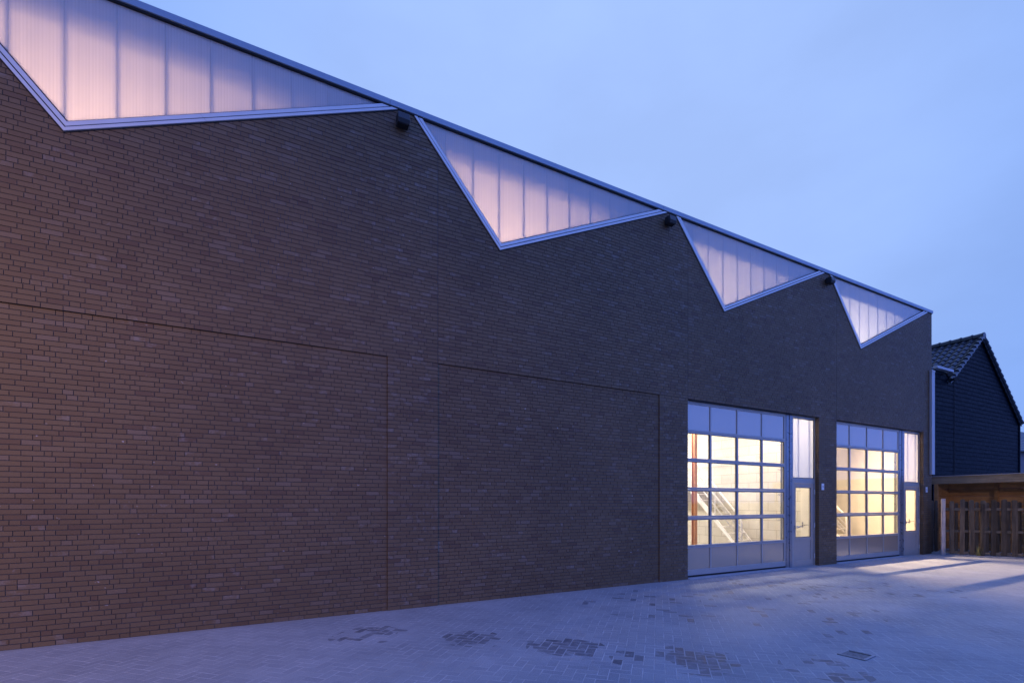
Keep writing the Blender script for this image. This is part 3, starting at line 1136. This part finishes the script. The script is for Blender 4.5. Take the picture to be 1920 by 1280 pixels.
# ------------------------------------------------------------------ lamps inside
WARM = (1.0, 0.93, 0.83)
# attic lights behind the triangular windows: long strips lying low behind the added baffle
for n, t in enumerate(TIPS):
    hgt = (1.0, 0.85, 0.5, 0.22)[n]
    a = lamp('attic_light', 'AREA', (t + 0.10, 2.0, 5.20), (235, 225, 205, 225)[n], ((1.0, 0.58, 0.33), (1.0, 0.60, 0.35), (1.0, 0.70, 0.48), (1.0, 0.82, 0.66))[n],
             shape='RECTANGLE', size=2.6, size_y=hgt)
    aim(a, (t + 0.10, 0.0, 6.40))
# hall lights in the two glazed bays, plus added transom lamps
a = lamp('hall_light', 'AREA', (9.3, 6.8, 4.2), 315, WARM, shape='RECTANGLE', size=1.0, size_y=0.4)
aim(a, (12.8, 3.0, 1.0))
a = lamp('hall_light', 'AREA', (11.2, 3.2, 4.5), 165, WARM, shape='RECTANGLE', size=1.2, size_y=0.5)
a = lamp('hall_light', 'AREA', (12.5, 1.5, 4.3), 82, (1.0, 0.80, 0.60), shape='RECTANGLE', size=0.6, size_y=0.3)  # unseen lamp added to brighten the near transom sheets
aim(a, (12.5, 0.1, 3.0))
a = lamp('hall_light', 'AREA', (16.3, 3.5, 3.85), 500, (1.0, 0.73, 0.47), (R(-60), 0, 0), shape='RECTANGLE', size=1.8, size_y=0.06, spread=R(105))
a = lamp('hall_light', 'AREA', (15.6, 4.6, 4.5), 115, WARM, shape='RECTANGLE', size=3.0, size_y=1.8)
a = lamp('hall_light', 'AREA', (18.1, 1.5, 4.3), 25, (1.0, 0.82, 0.64), shape='RECTANGLE', size=0.6, size_y=0.3)  # its counterpart, added to lift the far transom
aim(a, (18.1, 0.1, 3.0))

# ------------------------------------------------------------------ things standing inside
def make_stair(label):
    root = thing('steel_staircase', (12.75, 1.5, 0.012), label, 'staircase', 'white steel staircases inside the hall')
    nosing = lambda y: 1.924 + 1.07 * (y - 3.36)
    for (x0, x1) in ((12.33, 12.37), (13.12, 13.16)):
        m = MB()
        ya, yb = 1.62, 3.62
        pts = [(x0, ya, nosing(ya) - 0.02), (x0, yb, nosing(yb) - 0.02), (x0, yb, nosing(yb) - 0.27), (x0, ya + 0.02, 0.012)]
        m.prism(pts, (x1 - x0, 0, 0))
        obj('stringer', m, M_WHITE, root)
    for k in range(10):
        zz = 1.924 - 0.199 * k
        yy = 3.36 - 0.186 * k
        m = MB()
        m.box(12.372, 13.118, yy - 0.02, yy + 0.22, zz - 0.035, zz)
        obj('tread', m, M_TREAD, root)
    m = MB()
    m.box(12.30, 13.20, 3.63, 6.6, 2.02, 2.12)
    obj('landing', m, M_WHITE, root)
    xr = 12.35
    rail = lambda y, d: 2.87 + 1.075 * (y - 3.38) - d
    m = MB()
    m.tube([(xr, 1.80, 0.25), (xr, 1.80, 1.10), (xr, 1.84, 1.20), (xr, 3.5, rail(3.5, 0)), (xr, 3.7, 3.10), (xr, 6.6, 3.10)], 0.027, 8)
    obj('handrail', m, M_WHITE, root, smooth=True)
    for d in (0.32, 0.62):
        m = MB()
        m.tube([(xr, 1.82, rail(1.82, d)), (xr, 3.5, rail(3.5, d)), (xr, 3.7, 3.10 - d), (xr, 6.6, 3.10 - d)], 0.020, 8)
        obj('guard_rail', m, M_WHITE, root, smooth=True)
    for y in (2.71, 3.60, 5.0):
        m = MB()
        m.tube([(xr, y, nosing(min(y, 3.55)) - 0.05), (xr, y, min(rail(y, 0), 3.09))], 0.019, 8)
        obj('baluster', m, M_WHITE, root)
    return root


st0 = make_stair('white steel staircase with tube rail behind the overhead door nearer to the blank wall')
dup(st0, (18.16, 1.5, 0.012), 'white steel staircase behind the far overhead door near the wooden fence')

m = MB()
cx, cy = 12.02, 3.2
for (a, b, c, d) in ((-0.06, 0.06, -0.06, -0.050), (-0.06, 0.06, 0.050, 0.06), (-0.005, 0.005, -0.050, 0.050)):
    m.box(cx + a, cx + b, cy + c, cy + d, 0.013, 4.60)
tag(obj('steel_column', m, M_REDLEAD, None, origin=(cx, cy, 0.013)),
    'rust red steel column standing beside the white staircase inside', 'column')
# switch box on a post seen through the entrance door glass
m = MB()
m.box(12.98, 13.10, 0.72, 0.80, 1.18, 1.30)
m.tube([(13.04, 0.76, 0.013), (13.04, 0.76, 1.18)], 0.02, 8)
tag(obj('switch_post', m, M_IRON, None, origin=(13.04, 0.76, 0.013)),
    'small grey switch box on a post behind the near entrance door glass', 'switch box')

# ------------------------------------------------------------------ things fixed to the facade
def make_wall_lamp(x, label):
    root = thing('wall_lamp', (x, -0.002, 7.40), label, 'wall lamp', 'black box lamps at the brick peaks')
    m = MB()
    # sloping-front box
    pts = [(x - 0.09, -0.030, 7.375), (x - 0.09, -0.030, 7.53), (x - 0.09, -0.165, 7.53), (x - 0.09, -0.185, 7.43), (x - 0.09, -0.16, 7.375)]
    m.prism(pts, (0.18, 0, 0))
    obj('lamp_housing', m, M_BLACKBOX, root, bevel=0.006)
    m = MB()
    m.box(x - 0.075, x + 0.075, -0.15, -0.05, 7.368, 7.3738)
    obj('lamp_lens', m, M_GASKET, root)
    m = MB()
    m.box(x - 0.06, x + 0.06, -0.029, -0.001, 7.40, 7.51)
    obj('mounting_plate', m, M_BLACKBOX, root)
    return root


l0 = make_wall_lamp(1.985, 'black box wall lamp nearest the left, largest of the three under the coping')
dup(l0, (1.985 + 5.59, -0.002, 7.40), 'black box wall lamp between the second and third triangular windows')
dup(l0, (1.985 + 11.34, -0.002, 7.40), 'smallest black box wall lamp beside the last triangular window')


def num_plate(x, zc, text, label):
    root = thing('house_number_plate', (x, -0.003, zc), label, 'number plate', 'white number plates beside the entrance doors')
    m = MB()
    m.box(x - 0.055, x + 0.055, -0.014, -0.003, zc - 0.085, zc + 0.085)
    obj('plate', m, M_PLATE, root, bevel=0.002)
    cu = bpy.data.curves.new('numeral', 'FONT')
    cu.body = text
    cu.size = 0.075
    cu.align_x = 'CENTER'
    cu.align_y = 'CENTER'
    cu.extrude = 0.001
    cu.materials.append(M_INK)
    tmp = bpy.data.objects.new('numeral', cu)
    dg = bpy.context.evaluated_depsgraph_get()
    COL.objects.link(tmp)
    dg.update()
    me = bpy.data.meshes.new_from_object(tmp.evaluated_get(dg))
    COL.objects.unlink(tmp)
    bpy.data.objects.remove(tmp)
    o = bpy.data.objects.new('numeral', me)
    COL.objects.link(o)
    o.parent = root
    o.location = (0, -0.0125, 0.0)
    o.rotation_euler = (R(90), 0, 0)
    return root


num_plate(13.14, 2.055, '8', 'white number plate on the brick pier between the two overhead doors')
num_plate(18.80, 2.047, '8', 'white number plate on the last brick pier beside the fence')

# white rainwater pipe at the right-hand corner
root = thing('downpipe', (19.09, -0.05, 2.53), 'white square downpipe at the right corner of the brick warehouse', 'downpipe')
m = MB()
m.box(18.985, 19.185, -0.075, -0.006, 2.53, 5.80)
obj('pipe', m, M_UPVC, root, bevel=0.006)
m = MB()
m.box(18.975, 19.195, -0.082, -0.004, 5.80, 5.85)
obj('pipe_cap', m, M_UPVC, root, bevel=0.004)

# ------------------------------------------------------------------ drain grate in the paving
root = thing('drain_grate', (5.725, -4.52, 0.0), 'square iron drain grate set in the herringbone paving', 'drain grate')
gx, gy, gh = 5.725, -4.52, 0.132
m = MB()
m.box(gx - gh, gx + gh, gy - gh, gy + gh, -0.02, 0.003)
obj('gully_shade', m, M_GULLYSHADE, root)  # black slab stands in for the shaded hollow under the bars
m = MB()
w = 0.024
m.box(gx - gh, gx + gh, gy - gh, gy - gh + w, 0.0032, 0.012)
m.box(gx - gh, gx + gh, gy + gh - w, gy + gh, 0.0032, 0.012)
m.box(gx - gh, gx - gh + w, gy - gh + w + .0005, gy + gh - w - .0005, 0.0032, 0.012)
m.box(gx + gh - w, gx + gh, gy - gh + w + .0005, gy + gh - w - .0005, 0.0032, 0.012)
obj('grate_frame', m, M_IRON, root)
m = MB()
for k in range(5):
    xx = gx - gh + w + 0.017 + k * 0.0345
    m.box(xx, xx + 0.013, gy - gh + w + .001, gy + gh - w - .001, 0.0034, 0.011)
obj('grate_bars', m, M_IRON, root)
for o in root.children:
    o.rotation_euler = (0, 0, 0)
root.rotation_euler = (0, 0, R(6))

# ------------------------------------------------------------------ kerb and fence on the right
F0 = Vector((18.79, -0.36, 0))
F1 = Vector((19.74, -1.97, 0))
fd = (F1 - F0).normalized()
fnrm = Vector((-fd.y, fd.x, 0))           # points away from the yard
if fnrm.x < 0:
    fnrm = -fnrm


def bar(mb, p, along, across, L, Wd, z0, z1):
    """box with its front-left corner at p: L along, Wd across"""
    a, c = along * L, across * Wd
    q = [p, p + a, p + a + c, p + c]
    mb.prism([(v.x, v.y, z0) for v in q], (0, 0, z1 - z0))


m = MB()
p = F0 - fd * 0.30 - fnrm * 0.10
for k in range(5):
    bar(m, p + fd * (1.002 * k), fd, fnrm, 0.996, 0.06, -0.02, 0.035 + 0.004 * (k % 2))
structure(obj('kerb', m, M_KERB, None, origin=(19.2, -1.2, 0), bevel=0.006))

fence = thing('picket_fence', tuple(F0), 'weathered brown wooden picket fence with staggered boards at the right edge of the yard', 'fence')
FL = 4.4


def picket_mb(c, w_, z0, z1, nrm_off, th=0.02, lean=0.0):
    mb = MB()
    n = 7
    prof = [(-w_ / 2, z0), (w_ / 2, z0)]
    zc = z1 - w_ * 0.30
    for k in range(n):
        a = math.pi * k / (n - 1)
        prof.append((math.cos(a) * w_ / 2, zc + math.sin(a) * w_ * 0.30))
    b = c + fnrm * nrm_off
    pts = []
    for (u, zz) in prof:
        q = b + fd * (u + lean * zz)
        pts.append((q.x, q.y, zz))
    mb.prism(pts, tuple(fnrm * th))
    return mb


s = 0.27
k = 0
while s < FL:
    zt = 1.71 + random.uniform(-0.028, 0.028) + (0.03 if s > 1.0 else 0)
    w_ = 0.114 + random.uniform(-0.014, 0.012)
    obj('picket', picket_mb(F0 + fd * s, w_, 0.06, zt, 0.0, 0.02, random.uniform(-0.014, 0.014)), M_PICKET, fence)
    obj('picket', picket_mb(F0 + fd * (s + 0.125), w_ * 0.66, 0.06, zt - 0.06, 0.105, 0.02), M_PICKET, fence)
    s += 0.232
for zr in (0.11, 0.765, 1.435):
    mb = MB()
    bar(mb, F0 + fd * 0.10 + fnrm * 0.022, fd, fnrm, FL, 0.04, zr - 0.035, zr + 0.04)
    obj('rail', mb, M_RAIL, fence)
mb = MB()
bar(mb, F0 + fd * 0.02 - fnrm * 0.02, fd, fnrm, 0.10, 0.10, 0.0, 1.76)
obj('post', mb, M_PALEPOST, fence, bevel=0.006, label='bleached pale end post')
for s in (0.93, 2.75):
    mb = MB()
    bar(mb, F0 + fd * s - fnrm * 0.022, fd, fnrm, 0.075, 0.02, 0.0, 1.60)
    obj('post', mb, M_PICKET, fence)

# short return of the fence between the brick corner and the pale post
fr2 = thing('fence_return', (19.3, 0.05, 0), 'short dark wooden fence piece between brick corner and pale post', 'fence')
for (x, y) in ((19.20, 0.03), (19.48, 0.03)):
    mb = MB()
    prof = [(x, 0.05), (x + 0.17, 0.05)] + [(x + 0.085 + 0.085 * math.cos(a), 1.66 + 0.05 * math.sin(a)) for a in [math.pi * q / 6 for q in range(7)]]
    mb.prism_xz(prof, y, y + 0.02)
    obj('picket', mb, M_PICKET, fr2)
for zr in (0.11, 0.765, 1.435):
    mb = MB()
    mb.box(19.17, 19.75, 0.052, 0.09, zr - 0.035, zr + 0.04)
    obj('rail', mb, M_RAIL, fr2)
for x in (19.36, 19.62):
    mb = MB()
    mb.box(x, x + 0.12, 0.092, 0.11, 0.05, 1.62)
    obj('picket', mb, M_PICKET, fr2)

# a tuft of dry weed between the pickets
wd = MB()
base = F0 + fd * 0.86 - fnrm * 0.03
for k in range(26):
    a = random.uniform(0, 2 * math.pi)
    r = random.uniform(0.02, 0.11)
    hgt = random.uniform(0.10, 0.40)
    b = base + fd * random.uniform(-0.05, 0.05)
    tip = b + Vector((math.cos(a) * r, math.sin(a) * r, hgt))
    mid = b.lerp(tip, 0.55) + Vector((0, 0, 0.04))
    sd = Vector((-math.sin(a), math.cos(a), 0)) * random.uniform(0.004, 0.010)
    wd.add([b - sd, b + sd, mid + sd * 1.2, mid - sd * 1.2, tip], [(0, 1, 2, 3), (3, 2, 4)])
M_WEED = simple('dry_weed', (0.20, 0.19, 0.08), 0.7, 0, 0.3, 0.3, 20)
tag(obj('weed', wd, M_WEED, None, origin=tuple(base)), 'tuft of pale dry weed growing at the foot of the picket fence', 'weed')

# ------------------------------------------------------------------ wooden carport behind the fence
cp = thing('carport', (20.5, 0.5, 0), 'low wooden carport with heavy grey beam and orange board wall behind the fence', 'carport')
m = MB()
m.box(20.44, 20.52, -6.0, 0.50, 2.262, 2.512)
obj('beam', m, M_BEAM, cp, bevel=0.008)
m = MB()
m.box(20.40, 22.2, -6.02, 0.53, 2.5145, 2.535)
obj('roof', m, M_UPVC, cp)
m = MB()
for k in range(9):
    z0 = 0.02 + 0.262 * k
    if z0 + 0.26 > 2.5:
        break
    m.box(21.60, 21.63 + 0.004 * (k % 2), -6.0, 0.46, z0, min(z0 + 0.256, 2.51))
obj('board_wall', m, M_BOARD, cp, bevel=0.004)
m = MB()
for k in range(9):
    z0 = 0.02 + 0.262 * k
    m.box(20.62, 21.598, 0.44, 0.465, z0, min(z0 + 0.256, 2.51))
obj('end_boards', m, M_BOARD, cp, bevel=0.004)
for (x, y) in ((20.44, 0.33), (21.49, -0.86), (21.49, -3.2), (20.44, -5.9)):
    m = MB()
    m.box(x, x + 0.10, y, y + 0.10, 0.0, 2.26)
    obj('post', m, M_BOARD, cp, bevel=0.005)

# ------------------------------------------------------------------ blue clad gable house behind
HY = 1.5
hs = thing('gabled_house', (27.4, HY, 0), 'dark blue clad house with black pantile roof and steep gable', 'house')
RX, RZ = 27.42, 8.70
EXL, EZL = 24.30, 8.70 - 0.745 * (27.42 - 24.30)
EXR, EZR = 31.80, 8.70 - 0.80 * (31.80 - 27.42)
HB = 9.0
lap = 0.170
m = MB()
z0 = 1.2
while z0 < RZ:
    z1 = z0 + lap
    # width of the gable at this height (lean-to part on the left up to 6.82)
    def xl(zz):
        return 23.15 if zz <= 6.80 else RX - (RZ - zz) / 0.745
    def xr(zz):
        return min(31.62, RX + (RZ - zz) / 0.80)
    zt = min(z1, RZ - 0.05)
    if z0 < 6.80 < zt:
        zt = 6.80
    if zt > z0 + 0.01:
        a0, a1, b0, b1 = xl(z0 + 1e-4), xl(zt), xr(z0), xr(zt)
        # lapped board: foot stands proud of the head, shadow groove below
        m.add([(a0, HY - 0.022, z0), (b0, HY - 0.022, z0), (b1, HY - 0.004, zt), (a1, HY - 0.004, zt),
               (a0, HY + 0.01, z0), (b0, HY + 0.01, z0), (b1, HY + 0.01, zt), (a1, HY + 0.01, zt)],
              [(0, 1, 2, 3), (5, 4, 7, 6), (1, 0, 4, 5), (0, 3, 7, 4), (2, 1, 5, 6), (3, 2, 6, 7)])
    if zt <= z0 + 0.01:
        break
    z0 = zt if zt < z1 else z1
obj('gable_cladding', m, M_SIDING, hs)
m = MB()
m.prism_xz([(23.2, 0), (31.6, 0), (31.6, EZR + 0.02), (RX, RZ - 0.12), (24.9, 6.75), (23.2, 6.75)], HY + 0.012, HB)
obj('house_body', m, M_SIDING, hs)
m = MB()
m.box(31.56, 31.66, HY - 0.05, HY + 0.03, 0, EZR + 0.10)
obj('corner_trim', m, M_SIDING, hs)
m = MB()
m.box(24.90, 24.915, HY - 0.034, HY - 0.022, 1.2, 7.0)
obj('cable', m, M_GASKET, hs)


def tile_roof(x_ridge, z_ridge, x_eave, z_eave, y0, y1, seg=7):
    """pantiles: S-wave across, stepped courses down the slope"""
    mb = MB()
    d = Vector((x_eave - x_ridge, 0, z_eave - z_ridge))
    Ls = d.length
    d.normalize()
    up = Vector((d.z, 0, -d.x))
    if up.z < 0:
        up = -up
    pitch, course = 0.25, 0.335
    ny = int((y1 - y0) / pitch * seg)
    nc = int(Ls / course) + 1
    for c in range(nc):
        s0, s1 = c * course, min((c + 1) * course + 0.05, Ls)
        if s1 - s0 < 0.04:
            continue
        rows = []
        for (ss, lift) in ((s0, 0.010), (s1 - 0.02, 0.048), (s1, 0.046), (s1, 0.012)):
            row = []
            for iy in range(ny + 1):
                ph = iy / seg
                y = y0 + ph * pitch
                fr_ = ph - math.floor(ph)
                wv = 0.030 * math.sin(2 * math.pi * fr_) + 0.010 * math.sin(4 * math.pi * fr_)
                q = Vector((x_ridge, y, z_ridge)) + d * ss + up * (lift + wv)
                row.append(q)
            rows.append(row)
        vs = [q for r_ in rows for q in r_]
        fs = []
        w_ = ny + 1
        for r_ in range(len(rows) - 1):
            for iy in range(ny):
                fs.append((r_ * w_ + iy, r_ * w_ + iy + 1, (r_ + 1) * w_ + iy + 1, (r_ + 1) * w_ + iy))
        mb.add(vs, fs)
    return mb, d, up, Ls


roofL, dl, ul, LL = tile_roof(RX, RZ, EXL, EZL, HY - 0.06, HB)
roof = obj('tiled_roof', roofL, M_TILE, hs, smooth=False)
roofR, dr, ur, LR_ = tile_roof(RX, RZ, EXR, EZR, HY - 0.06, HB)
obj('tiled_roof', roofR, M_TILE, hs)
# roof boarding so nothing shows between the tiles
for (d_, u_, L_) in ((dl, ul, LL), (dr, ur, LR_)):
    m = MB()
    a = Vector((RX, HY - 0.03, RZ)) - u_ * 0.06
    b = a + d_ * (L_ - 0.05)
    m.prism([a, b, b + u_ * 0.05, a + u_ * 0.05], (0, HB - HY, 0))
    obj('roof_boarding', m, M_GASKET, hs)
# verge tiles with rounded drop along both gable edges
for (d_, u_, L_) in ((dl, ul, LL), (dr, ur, LR_)):
    m = MB()
    ss = 0.05
    while ss < L_ - 0.2:
        p0 = Vector((RX, HY - 0.09, RZ)) + d_ * ss + u_ * 0.012
        p1 = Vector((RX, HY - 0.09, RZ)) + d_ * (ss + 0.36) + u_ * 0.052
        m.tube([p0, p1], [0.070, 0.088], 10)
        m.prism([p0 + u_ * 0.03, p1 + u_ * 0.03, p1 - u_ * 0.14, p0 - u_ * 0.14], (0, 0.02, 0))
        ss += 0.335
    obj('verge_tiles', m, M_TILE, hs)
# ridge tiles
m = MB()
y = HY - 0.14
while y < HB:
    m.tube([(RX, y, RZ + 0.03), (RX, y + 0.36, RZ + 0.03)], [0.135, 0.120], 12)
    m.tube([(RX, y - 0.005, RZ + 0.03), (RX, y + 0.05, RZ + 0.03)], 0.150, 12)
    y += 0.375
obj('ridge_tiles', m, M_TILE, hs)
# white roof edge of the low part on the left
m = MB()
m.box(23.10, 24.50, HY - 0.16, HY - 0.023, 6.80, 6.90)
obj('roof_trim', m, M_UPVC, hs, bevel=0.008)


def floodlight(x, zc, label):
    r_ = thing('floodlight', (x, HY - 0.03, zc), label, 'floodlight', 'small dark floodlights on the clad gable')
    mb = MB()
    mb.tube([(x - 0.02, HY - 0.30, zc - 0.02), (x + 0.10, HY - 0.20, zc), (x + 0.16, HY - 0.16, zc + 0.01)], [0.085, 0.08, 0.05], 12)
    obj('lamp_head', mb, M_BLACKBOX, r_)
    mb = MB()
    mb.tube([(x + 0.10, HY - 0.024, zc + 0.05), (x + 0.10, HY - 0.12, zc + 0.06), (x + 0.11, HY - 0.19, zc + 0.005)], 0.022, 8)
    obj('bracket', mb, M_BLACKBOX, r_)
    return r_


floodlight(23.80, 6.63, 'left small dark floodlight below white trim on the blue clad gable')
floodlight(24.36, 6.52, 'right small dark floodlight, lower of the pair on the blue gable')

# ------------------------------------------------------------------ far house at the right edge
fh = thing('far_house', (66, 9.0, 0), 'distant grey rendered house with dark tiled roof at the right edge', 'house')
m = MB()
m.box(54, 80, 9.0, 18, 0, 6.15)
obj('wall', m, M_BWALL, fh)
roofF = MB()
for c in range(12):
    s0, s1 = c / 12, (c + 1) / 12
    p0 = Vector((53.7, 8.6 + 4.9 * s0, 6.05 + 3.4 * s0))
    p1 = Vector((53.7, 8.6 + 4.9 * s1, 6.05 + 3.4 * s1))
    roofF.add([(53.7, p0.y, p0.z + 0.10), (80.3, p0.y, p0.z + 0.10), (80.3, p1.y, p1.z), (53.7, p1.y, p1.z),
               (53.7, p0.y, p0.z - 0.06), (80.3, p0.y, p0.z - 0.06)],
              [(0, 1, 2, 3), (4, 5, 1, 0), (0, 3, 4), (5, 2, 1), (4, 3, 2, 5)])
roofF.prism([(53.7, 13.5, 9.45), (53.7, 18.4, 6.05), (53.7, 18.4, 5.95), (53.7, 13.5, 9.30)], (26.6, 0, 0))
obj('roof', roofF, M_TILE, fh)
